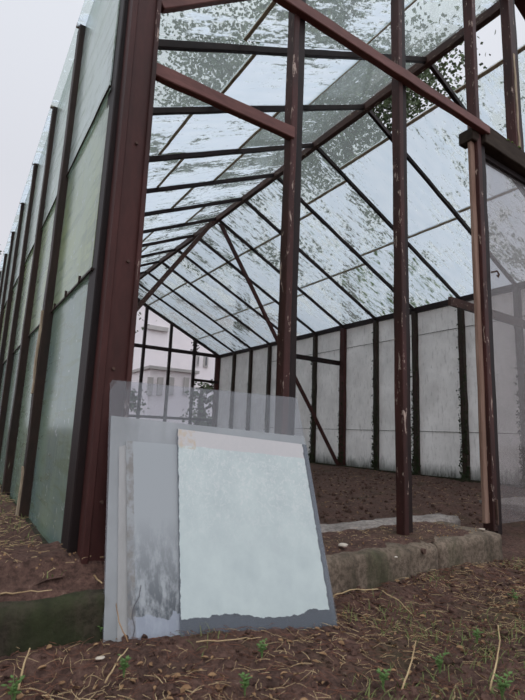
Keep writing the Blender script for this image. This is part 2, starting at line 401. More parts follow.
# wall posts
thick = {1: .062, 5: .10}
for i, y in enumerate(ROWS[:-1]):
    o = P('wall_post', MB().beam((XR - .012, y, -.02), (XR - .012, y, ZE - .06), (0, 1, 0), .11 if i == 5 else .068, .07, 12, .003), 'red' if i == 5 else 'wallpost', bevel=.004)
    if i == 5: o['label'] = 'thicker reddish post of the right wall with a rail end'
    m = MB()
    for k in range(420 if i < 7 else 120):
        z = abs(random.gauss(0, .8)); z = z if z < 2.3 else random.uniform(0, 2.3)
        sy = random.choice((-1, 1)); r = random.uniform(.006, .022) * (1.4 if z < .25 else 1)
        c = Vector((XR - .05 + random.uniform(-.01, .01), y + sy * abs(random.gauss(.034, .014)), z))
        a = [c + Vector((random.uniform(-r, r) * .6, random.uniform(-r, r), random.uniform(-r, r) * 1.4)) for _ in range(4)]
        m.add(a, [(0, 1, 2), (0, 2, 3), (0, 3, 1), (1, 3, 2)])
    mo = P('moss', m, 'mossdark', parent=o); mo['kind'] = 'stuff'
pz = .12
leftposts = []
for i, y in enumerate(ROWS[:-1]):
    o = P('wall_post', MB().beam((XL - .012, y, pz - .05), (XL - .012, y, ZE - .02), (0, 1, 0), .062, .055, 12, .0015), 'outpost', bevel=.003)
    leftposts.append(o)
P('bare_patch', MB().beam((XL - .043, ROWS[0] - .002, .62), (XL - .043, ROWS[0] - .002, .97), (0, 1, 0), .034, .007, 7, .003), 'peel', 'pale peeled wood patch', parent=leftposts[0])
P('bare_patch', MB().beam((XL - .043, ROWS[0], .13), (XL - .043, ROWS[0], .33), (0, 1, 0), .03, .007, 5, .003), 'peel', 'pale peeled wood patch', parent=leftposts[0])
# right wall sill and base
P('wall_sill', MB().beam((XR - .01, YG, .0), (XR - .01, YB, .0), (1, 0, 0), .10, .05, 30, .004), 'kerbdark')
P('wall_sill', MB().beam((XL, -.45, .10), (XL, YB, .10), (1, 0, 0), .06, .07, 30, .004), 'kerbdark')
# rails stuck on the right wall posts
P('cross_rail', MB().beam((3.93, 3.86, 1.72), (XR - .04, 3.86, 1.715), (0, 1, 0), .03, .075, 4, .001), 'raft', 'short dark rail on the thick right wall post')
P('cross_rail', MB().beam((3.3, .62, 1.80), (XR - .04, .62, 1.79), (0, 1, 0), .03, .085, 4, .001), 'ridge')
# prop rods
pr = MB(); a0, a1 = Vector((2.46, 3.82, 3.53)), Vector((4.84, 3.80, .03))
P('prop', MB().beam(a0, a1, (0, 1, 0), .03, .055, 8, .006), 'red', 'slanting iron prop from the ridge to the right wall foot')
P('prop', MB().beam((2.36, 3.82, 3.55), (.0, 3.80, .05), (0, 1, 0), .03, .06, 8, .003), 'ridge', 'slanting prop from the ridge to the left wall foot')
# back gable
for x in (XL, .43, 1.07, 1.71, 2.35, 2.99, 3.63, 4.27, XR - .03):
    w = .13 if x > 4.8 else .062
    P('back_mullion', MB().beam((x, YB, .0), (x, YB, gz(x) - .03), (1, 0, 0), w, .06, 8, .002), 'raft' if w < .1 else 'red')
P('back_rail', MB().beam((XL, YB - .02, 2.34), (XR, YB - .02, 2.34), (0, 1, 0), .04, .085, 12, .002), 'raft')
P('back_rail', MB().beam((4.27, YB - .02, 1.69), (XR, YB - .02, 1.69), (0, 1, 0), .04, .06, 4, .002), 'raft')
P('back_rail', MB().beam((XL, YB, .75), (XR, YB, .75), (0, 1, 0), .04, .06, 12, .002), 'raft')
m = MB()
for k in range(60):
    x = random.gauss(4.27, .05); z = random.gauss(2.55, .12); r = .04
    c = Vector((x, YB, z)); a = [c + Vector([random.uniform(-r, r) for _ in range(3)]) for _ in range(4)]
    m.add(a, [(0, 1, 2), (0, 2, 3), (0, 3, 1), (1, 3, 2)])
o = P('back_moss', m, 'mossdark'); o['kind'] = 'stuff'

# ---- roof panes
TH = .004
def slope_pane(xa, xb, y0, y1, right, lift, cov, moss, hole=False):
    zf = zr if right else zl
    m = MB(); n = Vector((-(ZR - ZE) / (XM - XL), 0, 1)) if not right else Vector(((ZR - ZE) / (XR - XM), 0, 1)); n.normalize()
    q = []
    for (x, y) in ((xa, y0), (xb, y0), (xb, y1), (xa, y1)): q.append(Vector((x, y, zf(x))) + n * (.002 + lift))
    m.hexa(q + [p + n * TH for p in q])
    o = P('roof_pane', m, 'roofglass'); o.color = (cov - (.07 if cov > .5 else 0), moss, random.random(), 1)
    return o
bays = [(YG, ROWS[0])] + [(ROWS[i], ROWS[i + 1]) for i in range(11)]
lapL = [(.66, 1.60), (.80, 1.70), (.69, 1.46), (.95, 1.58), (.8, 1.4), (1.1, 1.9), (.7, 1.5), (.9, 1.7), (.8, 1.6), (.7, 1.5), (.8, 1.6), (.8, 1.6)]
covL = [(.30, .52, .40), (.22, .80, .12), (.50, .74, .20), (.62, .70, .42), (.6, .7, .5), (.72, .66, .4), (.6, .7, .55), (.7, .65, .6), (.7, .7, .6), (.7, .7, .6), (.7, .7, .6), (.7, .7, .6)]
lapR = [(2.74, 3.85), (2.75, 3.79), (2.76, 3.85), (2.9, 3.84), (3.02, 3.98), (3.06, 3.98), (3.04, 4.10), (3.04, 4.05), (3.04, 4.0), (2.99, 3.99), (3.0, 4.3), (3.0, 4.3)]
covR = [(None, .62, .5), (None, .66, .62), (.18, .76, .72), (.36, .62, .66), (.50, .56, .58), (.55, .60, .64), (.55, .66, .62), (.66, .58, .66), (.62, .56, .66), (.6, .6, .6), (.6, .6, .6), (.6, .6, .6)]
for i, (y0, y1) in enumerate(bays):
    a, b = y0 + .004, y1 - .004
    la, lb = lapL[i]; c = covL[i]
    slope_pane(XL - .05, la + .015, a, b, False, 0, c[0], 0)
    slope_pane(la - .01, lb + .015, a, b, False, .006, c[1], 0)
    slope_pane(lb - .01, XM - .01, a, b, False, .012, c[2], 0)
    ra, rb = lapR[i]; c = covR[i]
    if c[0] is not None: slope_pane(XM + .01, ra + .01, a, b, True, .012, c[0], 0)
    slope_pane(ra - .015, rb + .01, a, b, True, .006, c[1], .0 if i != 4 else .45)
    slope_pane(rb - .015, XR + .05, a, b, True, 0, c[2], {3: .60, 4: .62, 5: .45}.get(i, 0))
    # dirty lap joints under the glass
    for (x, right) in ((la, 0), (lb, 0), (ra, 1), (rb, 1)):
        zf = zr if right else zl
        w = .040 if right else random.choice((.010, .022, .026))
        if i == 1 and x == lb: w = .006
        P('lap_joint', MB().beam((x, a + .02, zf(x) - .005), (x, b - .02, zf(x) - .005), (1, 0, 0), w, .008, 12, .0015), 'putty')
# gutterless eave clips on the left
for i, y in enumerate(ROWS[:8]):
    P('eave_clip', MB().box(XL - .052, XL - .01, y - .012, y + .012, ZE - .016, ZE - .008), 'putty')

# ---- wall panes
for i, (y0, y1) in enumerate(bays):
    a, b = y0 + .03, y1 - .03
    for (z0, z1, off) in ((.02, .61, .0), (.60, 1.98, .006), (1.97, 2.35, .012)):
        P('wall_pane', MB().box(XR + off + .024, XR + off + .028, a - .02, b + .02, z0, z1), 'wallglass')
        if z0 > .1 and i < 9: P('pane_joint', MB().beam((XR + .018, a, z0 + .005), (XR + .018, b, z0 + .005), (1, 0, 0), .004, .006, 8, .0015), 'wallpost')
    for (z0, z1, off) in ((.13, .97, .0), (.96, 1.59, .006), (1.58, 2.37, .012)):
        P('wall_pane', MB().box(XL - off - .004, XL - off, a - (0 if i else -.02), b + .02, z0, z1), 'leftglass')
    for (z, o_) in ((.965, .012), (1.585, .018)):
        if i < 9: P('pane_joint', MB().beam((XL - o_, a, z), (XL - o_, b, z), (1, 0, 0), .006, .007 if z < 1 else .003, 6, .001), 'wallpost')
for (y, z) in ((-.42, .965), (-.2, .967), (.02, .965)):
    P('pane_clip', MB().box(XL - .020, XL - .012, y - .003, y + .003, z - .008, z + .016), 'wallpost')

# ---- foundation kerb
def kerb_block(x0, x1, name='kerb_block', mat='kerb', y0=-.765, y1=-.46, z0=-.12, z1=.102, nx=None, amp=.006, slope=0, label=None):
    nx = nx or int((x1 - x0) / .025) + 1; ny = 10; nz = 9; m = MB(); idx = {}
    def pt(i, j, k):
        x = x0 + (x1 - x0) * i / nx; y = y0 + (y1 - y0) * j / ny; z = z0 + (z1 - z0) * k / nz
        dx = noise.noise_vector(Vector((x * 14, y * 14, z * 14))) * amp + noise.noise_vector(Vector((x * 50, y * 50, z * 50))) * amp * .35
        if k == nz and j == 0: dx += Vector((0, .008, -.008)) * (1 + vn(x, 3, 0, 11) * .9)
        if k == nz: dx.z += slope * (x - x0)
        return Vector((x, y, z)) + dx
    def vid(i, j, k):
        if (i, j, k) not in idx: idx[(i, j, k)] = len(m.v); m.v.append(tuple(pt(i, j, k)))
        return idx[(i, j, k)]
    def q(*a): m.f.append(tuple(vid(*t) for t in a))
    for i in range(nx):
        for k in range(nz): q((i, 0, k), (i + 1, 0, k), (i + 1, 0, k + 1), (i, 0, k + 1)); q((i, ny, k), (i, ny, k + 1), (i + 1, ny, k + 1), (i + 1, ny, k))
        for j in range(ny): q((i, j, nz), (i + 1, j, nz), (i + 1, j + 1, nz), (i, j + 1, nz)); q((i, j, 0), (i, j + 1, 0), (i + 1, j + 1, 0), (i + 1, j, 0))
    for j in range(ny):
        for k in range(nz): q((0, j, k), (0, j, k + 1), (0, j + 1, k + 1), (0, j + 1, k)); q((nx, j, k), (nx, j + 1, k), (nx, j + 1, k + 1), (nx, j, k + 1))
    return P(name, m, mat, label, smooth=True)
kerb_block(-1.6, -.02, mat='kerbdark', label='dark mossy concrete foundation block left of the leaning glass')
kerb_block(-.015, 1.146, label='long mossy concrete foundation block')
kerb_block(1.163, 1.60, label='short concrete foundation block at the doorway')
kb = kerb_block(.10, 1.74, 'upper_ledge', 'ledge', -.47, -.34, -.02, .112, amp=.008, label='pale worn upper ledge of the foundation')
# bolt hole in the kerb
hb = MB(); c = hit(423, 551, 1, -.765); hb.tube([(c.x, -.745, c.z), (c.x, -.773, c.z)], .010, k=10)
P('anchor_bolt', hb, 'metal')

# ------------------------------------------------------------------ ground
def gz_out(x, y):
    z = -.012 + .022 * vn(x, y, 1, 2.3) + .012 * vn(x, y, 2, 9) + .008 * vn(x, y, 5, 28) + .005 * vn(x, y, 8, 70)
    z += .02 * math.exp(-((y + .80) / .06) ** 2) * (.5 + vn(x, 0, 4, 6))
    if x > 1.5: z -= .03 * min(1, (x - 1.5) * 2) * (1 if y > -.9 else .4)
    return z
def grid(name, xs, ys, zf, mat):
    m = MB(); nx, ny = len(xs), len(ys)
    for y in ys:
        for x in xs: m.v.append((x, y, zf(x, y)))
    for j in range(ny - 1):
        for i in range(nx - 1):
            a = j * nx + i; m.f.append((a, a + 1, a + nx + 1, a + nx))
    return m.build(name, MT[mat], None, True)
def lin(a, b, s):
    n = max(1, round((b - a) / s)); return [a + (b - a) * i / n for i in range(n + 1)]
tag(grid('ground', lin(-40, -1.6, 4) + lin(-1.55, 2.9, .009) + lin(3.2, 60, 4), lin(-40, -1.9, 4) + lin(-1.85, -.70, .009) + lin(-.64, 60, 6), lambda x, y: gz_out(x, y) if y < -.69 else -.12, 'soil'), kind='structure')
def gz_in(x, y): return .0 + .022 * vn(x, y, 3, 2.5) + .016 * vn(x, y, 6, 11) + .008 * vn(x, y, 9, 35) + (.06 * max(0, 1 - (y + .34) / .25) if x < 1.75 else -.02 * max(0, 1 - (y + .7) / .9))
def soil_z(x, y):
    if x < 1.65 and y < -.36: return -.08
    k = max(0, min(1, (y + .70) / .35)) if x > 1.6 else 1
    return gz_out(x, min(y, -.70)) * (1 - k) + gz_in(x, y) * k
tag(grid('soil_floor', lin(XL, 1.72, .03) + lin(1.75, XR, .03), lin(-.70, 3, .02) + lin(3.1, YB, .1), soil_z, 'soil'), kind='structure')
def gz_terr(x, y):
    return .10 + .012 * vn(x, y, 3, 6) + .008 * vn(x, y, 6, 25) + .045 * math.exp(-((x - XL) / .12) ** 2) - .02 * max(0, -.6 - y) * 3
tag(grid('terrace_soil', lin(-30, -1.4, 3) + lin(-1.35, -.215, .015), lin(-.705, 2.5, .02) + lin(2.6, 9, .2) + lin(10, 60, 5), gz_terr, 'soil'), kind='structure')
tag(grid('yard_ground', lin(XL, 60, 3), lin(YB + .05, 60, 3), lambda x, y: -.03, 'soil'), kind='structure')
tag(grid('side_ground', lin(XR + .08, 60, 3), lin(-.7, YB + .05, 3), lambda x, y: -.04, 'soil'), kind='structure')
# soil lying on the kerb round the post feet
kt = MB()
xs, ys = lin(-1.5, 1.58, .02), lin(-.735, -.475, .015)
for y in ys:
    for x in xs:
        e = min(1, (y + .735) / .09) * (1 if x < 1.4 else max(0, (1.58 - x) / .18))
        h = .099 + e * (.012 + .012 * vn(x, y, 2, 14) + (.055 * max(0, min(1, (.1 - x) * 4)))) + .004 * vn(x, y, 5, 60)
        kt.v.append((x, y, h))
for j in range(len(ys) - 1):
    for i in range(len(xs) - 1):
        a = j * len(xs) + i; kt.f.append((a, a + 1, a + len(xs) + 1, a + len(xs)))
tag(kt.build('kerb_soil', MT['soil'], None, True), 'crumbled brown soil lying on the concrete kerb', 'soil', kind='stuff')
# concrete path in the house seen through the doorway
pm = kerb_block(3.15, 4.8, 'doorway_slab', 'ledge', -.12, .30, -.06, .035, amp=.01); pm.parent = None
tag(pm, 'pale concrete slab on the soil inside the doorway', 'slab')

# ------------------------------------------------------------------ ground cover
def blade(m, base, az, L, w, lean, curl):
    d = Vector((math.cos(az), math.sin(az), 0)); s = Vector((-d.y, d.x, 0)); p = Vector(base); pts = []
    n = 4; ang = lean
    for i in range(n + 1):
        pts.append(p.copy()); p = p + (d * math.sin(ang) + Vector((0, 0, 1)) * math.cos(ang)) * (L / n); ang += curl / n
        p.z = max(p.z, -.02)
    b = len(m.v)
    for i, q in enumerate(pts):
        ww = w * (1 - i / n) + .0003
        m.v.append(tuple(q - s * ww)); m.v.append(tuple(q + s * ww)); m.v.append(tuple(q + Vector((0, 0, ww * .6))))
    for i in range(n):
        a = b + 3 * i; m.f += [(a, a + 2, a + 5, a + 3), (a + 2, a + 1, a + 4, a + 5), (a + 1, a, a + 3, a + 4)]
def straws(n, mat, name, label, cat, xr, yr, Lr, w, zf, lying=True, dens=None):
    m = MB(); c = 0; tries = 0
    while c < n and tries < n * 8:
        tries += 1
        x = random.uniform(*xr); y = random.uniform(*yr)
        if dens and random.random() > dens(x, y): continue
        c += 1
        L = random.uniform(*Lr); az = random.uniform(0, 6.283); z = zf(x, y)
        if lying:
            p = Vector((x, y, z + random.uniform(.002, .012))); pts = [p]
            el = random.uniform(-.1, .35)
            for k in range(3):
                az += random.uniform(-.45, .45); el -= .15
                p = p + Vector((math.cos(az) * math.cos(el), math.sin(az) * math.cos(el), math.sin(el))) * L / 3
                p.z = max(p.z, zf(p.x, p.y) + .002); pts.append(p)
            m.tube(pts, w * random.uniform(.6, 1.2), w * .5, 3)
        else: blade(m, (x, y, z), az, L, w, random.uniform(.1, .8), random.uniform(.3, 1.6))
    o = m.build(name, MT[mat]); return tag(o, label, cat, kind='stuff')
pat = lambda x, y: .25 + .9 * max(0, vn(x, y, 2, 3.1) + .25)
straws(6500, 'strawred', 'dead_needles', 'reddish brown dead stalks littering the soil before the kerb', 'dead stalks', (-1.3, 2.6), (-1.7, -.775), (.015, .06), .0008, gz_out)
straws(4200, 'straw', 'dry_grass', 'tan dry grass stalks lying on the soil', 'dry grass', (-1.3, 2.6), (-1.75, -.775), (.012, .055), .0008, gz_out, dens=pat)
straws(5200, 'grass', 'grass', 'short green grass growing through the litter in the foreground', 'grass', (-1.2, 2.6), (-1.75, -.79), (.010, .038), .0010, gz_out, False,
       lambda x, y: max(0, vn(x, y, 7, 3.6) + .12) * (2.6 if x > .2 else 1.3) + (.5 if x > 1.5 else 0))
straws(500, 'straw', 'straw_litter', 'straw scraps on the soil floor inside the greenhouse', 'straw', (.2, 4.6), (-.3, 3.5), (.02, .08), .0015, gz_in)
straws(700, 'straw', 'dry_grass', 'dry stalks along the foot of the left glass wall', 'dry grass', (-.75, -.22), (-.68, 2.2), (.015, .06), .0010, gz_terr, dens=lambda x, y: math.exp(-((x + .24) / .1) ** 2) + .15)
straws(420, 'grass', 'grass', 'mossy green grass at the foot of the left glass wall', 'grass', (-.6, -.22), (-.70, 3), (.01, .03), .0012, gz_terr, False, lambda x, y: math.exp(-((x + .23) / .06) ** 2) + .05)
straws(420, 'straw', 'straw_litter', 'dry scraps on top of the concrete kerb', 'straw', (-1.2, 1.55), (-.73, -.49), (.006, .03), .0009, lambda x, y: .114 + .055 * max(0, min(1, (.1 - x) * 4)))
# dead leaf litter
m = MB()
for k in range(2600):
    x = random.uniform(-1.2, 2.6); y = random.uniform(-1.6, -.775); r = random.uniform(.002, .008)
    if random.random() > pat(x, y): continue
    c = Vector((x, y, gz_out(x, y) + .006)); az = random.uniform(0, 6.28); R_ = Matrix.Rotation(az, 3, 'Z') @ Matrix.Rotation(random.uniform(-.6, .6), 3, 'X')
    q = [c + R_ @ Vector(p) * r for p in ((-1.3, 0, 0), (-.3, -.6, .25), (.7, -.45, .2), (1.4, 0, -.1), (.7, .45, .25), (-.3, .6, .2), (.1, 0, -.1))]
    q += [p - Vector((0, 0, .0012)) for p in q]
    m.add(q, [(0, 1, 6), (1, 2, 6), (2, 3, 6), (3, 4, 6), (4, 5, 6), (5, 0, 6), (8, 7, 13), (9, 8, 13), (10, 9, 13), (11, 10, 13), (12, 11, 13), (7, 12, 13)])
tag(m.build('leaf_litter', MT['deadleaf']), 'small brown dead leaves scattered over the foreground soil', 'leaf litter', kind='stuff')
# soil clods & pebbles
def clods(n, name, mat, label, xr, yr, rr, zf, cat='soil'):
    m = MB(); ico = [(0, 0, 1), (.9, 0, .3), (.28, .85, .3), (-.72, .53, .3), (-.72, -.53, .3), (.28, -.85, .3), (.6, .5, -.6), (-.5, .6, -.6), (-.5, -.6, -.6), (.6, -.5, -.6)]
    fs = [(0, 1, 2), (0, 2, 3), (0, 3, 4), (0, 4, 5), (0, 5, 1), (1, 6, 2), (2, 6, 7), (2, 7, 3), (3, 7, 8), (3, 8, 4), (4, 8, 5), (5, 8, 9), (5, 9, 1), (1, 9, 6), (6, 9, 8, 7)]
    for k in range(n):
        x = random.uniform(*xr); y = random.uniform(*yr); r = random.uniform(*rr) * random.uniform(.5, 1); c = Vector((x, y, zf(x, y) + r * .2))
        Rm = Matrix.Rotation(random.uniform(0, 6), 3, (random.random(), random.random(), 1))
        m.add([c + (Rm @ Vector(p)) * r * random.uniform(.75, 1.2) for p in ico], fs)
    return tag(m.build(name, MT[mat]), label, cat, kind='stuff')
clods(3800, 'soil_clods', 'soil', 'crumbly dark soil clods between the dead stalks', (-1.3, 2.6), (-1.7, -.77), (.003, .014), gz_out)
clods(2200, 'soil_clods', 'soil', 'loose clods on the greenhouse soil floor', (.1, 4.8), (-.3, 3.5), (.006, .024), gz_in)
clods(420, 'gravel', 'deadleaf', 'tan grit on top of the concrete kerb', (-1.2, 1.55), (-.73, -.49), (.002, .005), lambda x, y: .112 + (.055 if x < -.15 else 0), 'gravel')
clods(700, 'gravel', 'deadleaf', 'tan crumbs scattered on the soil floor inside', (.1, 4.8), (-.3, 4), (.003, .010), gz_in, 'gravel')

# single stones / chips
def chip(px, py, z, r, label, mat='stone', flat=.4, name='stone', cat='stone'):
    c = hit(px, py, 2, z); m = MB(); n = 9
    vs = [(c.x, c.y, z + r * flat)]
    for ring, (rr, zz) in enumerate(((.6, flat * .8), (1, .1), (.9, -.15))):
        for k in range(n):
            a = 6.283 * k / n; q = rr * r * (1 + .3 * vn(math.cos(a) * 2 + px, math.sin(a) * 2, ring)); vs.append((c.x + math.cos(a) * q * 1.3, c.y + math.sin(a) * q, z + zz * r))
    fs = [(0, 1 + k, 1 + (k + 1) % n) for k in range(n)]
    for g in range(2):
        for k in range(n): fs.append((1 + g * n + k, 1 + (g + 1) * n + k, 1 + (g + 1) * n + (k + 1) % n, 1 + g * n + (k + 1) % n))
    fs.append(tuple(1 + 2 * n + k for k in range(n)))
    return tag(m.add(vs, fs).build(name, MT[mat]), label, cat)
chip(343, 545, .118, .016, 'pale flat stone on the kerb right of the leaning glass')
chip(482, 529, .112, .013, 'whitish chip lying on the kerb end by the door post', flat=.25)
chip(487, 545, .02, .009, 'small dark stone against the kerb end', 'kerb')
chip(100, 658, 0, .008, 'tiny pale pebble in front of the leaning glass bottom left')
chip(396, 557, .104, .006, 'small pebble on the kerb edge at the crack')

# twigs
def twig(pts, r, label, mat='straw', name='dry_stalk', cat='dry stalk'):
    P3 = [Vector(p) for p in pts]; out = []
    for i in range(len(P3) - 1):
        for k in range(4): out.append(P3[i].lerp(P3[i + 1], k / 4) + Vector((0, 0, .002 * math.sin(k * 2))))
    out.append(P3[-1]); m = MB().tube(out, r, r * .5, 5)
    return tag(m.build(name, MT[mat], None, True), label, cat)
def gp(px, py, z): return hit(px, py, 2, z)
twig([gp(333, 596, .03), gp(350, 590, .035), gp(378, 589, .03), gp(398, 600, .02), gp(412, 614, .012)], .0022, 'long bent tan stalk lying right of the leaning glass')
twig([gp(105, 683, .01), gp(118, 660, .03), gp(128, 648, .04)], .002, 'tan stalk leaning against the bottom left of the glass')
twig([gp(128, 642, .02), gp(119, 622, .05), gp(115, 596, .09)], .0016, 'thin curved stem standing before the glass lower left corner', 'deadleaf')
twig([gp(196, 642, .012), gp(240, 639, .014), gp(262, 637, .012)], .0016, 'straight yellow straw along the foot of the white painted glass')
twig([gp(18, 690, .005), gp(24, 664, .03), gp(30, 648, .05)], .0026, 'upright broken stalk in the bottom left corner')
twig([gp(0, 594, .118), gp(24, 592, .118), gp(52, 590, .12)], .0020, 'pale straw lying on the left kerb edge')
twig([gp(58, 570, .13), gp(70, 571, .13)], .0022, 'short pale splinter at the foot of the corner post')
twig([gp(93, 575, .125), gp(102, 583, .125)], .0028, 'bright splinter on the kerb beside the leaning glass')
twig([gp(402, 690, .0), gp(412, 660, .03), gp(416, 640, .05)], .002, 'curved dry stalk in the right foreground')
twig([gp(490, 690, .0), gp(497, 660, .035), gp(500, 640, .06), gp(498, 625, .08)], .002, 'upright dry stalk near the right edge of the foreground')

def weed(px, py, z, n, L, label, spread=.03, w=.008, group=None):
    c = hit(px, py, 2, z); r = empty('weed', c); tag(r, label, 'weed')
    for k in range(n):
        az = 6.283 * k / n + random.uniform(-.4, .4); h = L * random.uniform(.35, .8); lean = random.uniform(.05, .6)
        tip = Vector((math.cos(az) * math.sin(lean), math.sin(az) * math.sin(lean), math.cos(lean))) * h
        s = MB().tube([(0, 0, -.01), tip * .5 + Vector((0, 0, .004)), tip], .0012, .0007, 4).build('stem', MT['weed'], r)
        lf = MB()
        for q in range(5):
            a2 = az + q * 1.3; d = Vector((math.cos(a2), math.sin(a2), .25)).normalized(); sd = d.cross(Vector((0, 0, 1))).normalized()
            ll = w * random.uniform(.8, 1.6); b0 = tip * (1 - .16 * q)
            up = Vector((0, 0, .0012))
            v = [b0, b0 + d * ll * .5 + sd * ll * .33, b0 + d * ll, b0 + d * ll * .5 - sd * ll * .33]
            lf.hexa(v + [x + up for x in v])
        lf.build('leaf', MT['weed'], r)
    return r
weed(101, 638, .0, 3, .055, 'little green weed at the left edge of the leaning glass')
weed(124, 672, .0, 6, .05, 'leafy green weed in front of the glass bottom left')
weed(14, 700, .0, 6, .05, 'bright green weed in the bottom left corner')
weed(262, 655, .0, 5, .05, 'green weed below the middle of the white painted glass')
weed(245, 690, .0, 6, .04, 'low green weed at the bottom of the picture centre')
weed(383, 684, .0, 5, .04, 'green weed in the right foreground beside dry stalks')
weed(440, 668, .0, 5, .045, 'small weed right of the foreground centre')
weed(502, 694, .0, 7, .05, 'broad green weed in the bottom right corner')
weed(477, 640, .0, 5, .04, 'small green weed below the kerb end')
weed(515, 603, -.02, 6, .045, 'green weed right of the kerb end at the picture edge')

# ------------------------------------------------------------------ leaning glass sheets
BL, BR, TL = hit(104, 640, 2, 0), hit(335, 620, 2, 0), hit(111, 380, 1, -.655)
N = (BR - BL).cross(TL - BL).normalized()
if N.y > 0: N = -N
def sheet(name, corners, off, mat, label, th=.004, sub=1):
    q = [hitp(px, py, BL + N * off, N) for px, py in corners]
    m = MB(); m.hexa([p for p in q] + [p + N * th for p in q])
    return q, m
qA, m = sheet('a', ((102, 652), (339, 630), (296.5, 398), (110, 380)), 0, None, None)
A = m.build('glass_sheet', MT['sheetclear'], None, False, .0); tag(A, 'tall clear glass sheet rearmost in the stack leaning on the corner post', 'glass sheet', 'sheets of glass leaning on the kerb')
qB, m = sheet('b', ((103, 650), (337, 629), (304, 437), (111, 416)), .006, None, None)
B = m.build('glass_sheet', MT['sheetcloud'], None, False); tag(B, 'cloudy grey glass sheet just in front of the tall clear one', 'glass sheet', 'sheets of glass leaning on the kerb')
# frames for local paint coordinates: u along bottom, v up
def paint_mat(name, q, kind):
    """material whose paint layout follows the sheet: local axes u (right) and v (up) in sheet plane, 0..1"""
    o, ux, uy = q[0], q[1] - q[0], q[3] - q[0]
    t = NT(name)
    tc = t.n('ShaderNodeTexCoord')
    uv = t.n('ShaderNodeUVMap') if False else None
    u, v = sep(t, tc.outputs['UV'], 0), sep(t, tc.outputs['UV'], 1)
    n1 = t.noise(5, tc.outputs['UV'], 6, .65); n2 = t.noise(22, tc.outputs['UV'], 6, .7)
    tr = t.sh('ShaderNodeBsdfTransparent', (.8, .82, .85))
    def film(c, k=.2): return t.mixs(k, t.sh('ShaderNodeBsdfDiffuse', c), t.sh('ShaderNodeBsdfTranslucent', c))
    if kind == 'white':
        jit = t.math('MULTIPLY', t.math('SUBTRACT', t.noise(7, tc.outputs['UV'], 5, .6), .5), .07)
        vb = t.math('ADD', v, t.math('MULTIPLY', jit, 1.2)); ub = t.math('ADD', u, t.math('MULTIPLY', t.math('SUBTRACT', n2, .5), .03))
        vb = t.math('SUBTRACT', vb, t.math('MULTIPLY', t.math('ABSOLUTE', t.math('SUBTRACT', u, .1)), -.0))
        wv = t.math('MULTIPLY', t.math('SUBTRACT', t.noise(2.6, tc.outputs['UV'], 2, .4), .5), .12)
        e = t.math('MULTIPLY', t.math('GREATER_THAN', t.math('ADD', vb, wv), .085), t.math('LESS_THAN', ub, .962))
        e = t.math('MULTIPLY', e, t.math('GREATER_THAN', t.math('ADD', u, t.math('MULTIPLY', t.math('SUBTRACT', n2, .5), .03)), .006))
        pc = t.mix(t.ramp(n1, [(.3, 0), (.7, 1)]), (.55, .625, .61), (.45, .52, .52))
        scr = t.noise(30, tc.outputs['UV'], 5, .8, 1.5)
        pc = t.mix(t.math('MULTIPLY', t.ramp(scr, [(.50, 0), (.60, .75)]), t.ramp(v, [(.35, 0), (.7, 1)])), pc, (.64, .67, .66))
        pc = t.mix(t.ramp(t.noise(3.5, tc.outputs['UV'], 4), [(.6, 0), (.75, .35)]), pc, (.41, .45, .47))
        top = t.math('GREATER_THAN', t.math('ADD', v, t.math('MULTIPLY', jit, .25)), .915)
        pc = t.mix(t.math('MULTIPLY', top, .8), pc, (.53, .50, .50))
        corner = t.math('MULTIPLY', t.math('GREATER_THAN', v, .90), t.math('LESS_THAN', u, .13))
        pc = t.mix(t.math('MULTIPLY', corner, t.ramp(n2, [(.45, 0), (.6, .7)])), pc, (.52, .42, .30))
        clear = t.mixs(.55, tr, film((.19, .21, .235)))
        sh = t.mixs(e, clear, film(pc, .12))
    else:
        mpp = t.n('ShaderNodeMapping'); t.link(tc.outputs['UV'], mpp.inputs[0]); mpp.inputs['Scale'].default_value = (1, .45, 1)
        st = t.noise(13, mpp.outputs[0], 6, .72, .15)
        low = t.ramp(v, [(.18, 1), (.62, 0)])
        dark = t.math('MULTIPLY', t.ramp(st, [(.40, 0), (.55, 1)]), low)
        pc = t.mix(dark, (.43, .46, .475), (.13, .145, .16))
        blob = t.math('MULTIPLY', t.math('LESS_THAN', t.math('ADD', v, t.math('MULTIPLY', t.math('SUBTRACT', n1, .5), .2)), .15), .8)
        pc = t.mix(blob, pc, (.42, .46, .53))
        edge = t.math('LESS_THAN', t.math('ADD', u, t.math('MULTIPLY', t.math('SUBTRACT', n2, .5), .02)), .045)
        pc = t.mix(t.math('MULTIPLY', edge, t.ramp(t.noise(9, tc.outputs['UV'], 5, .7), [(.45, .2), (.6, .85)])), pc, (.25, .23, .21))
        sh = t.mixs(.80, tr, film(pc, .15))
    gl = t.sh('ShaderNodeBsdfGlossy', (.9, .92, .94), .12); return t.done(t.mixs(t.fres(.03, .7), sh, gl))
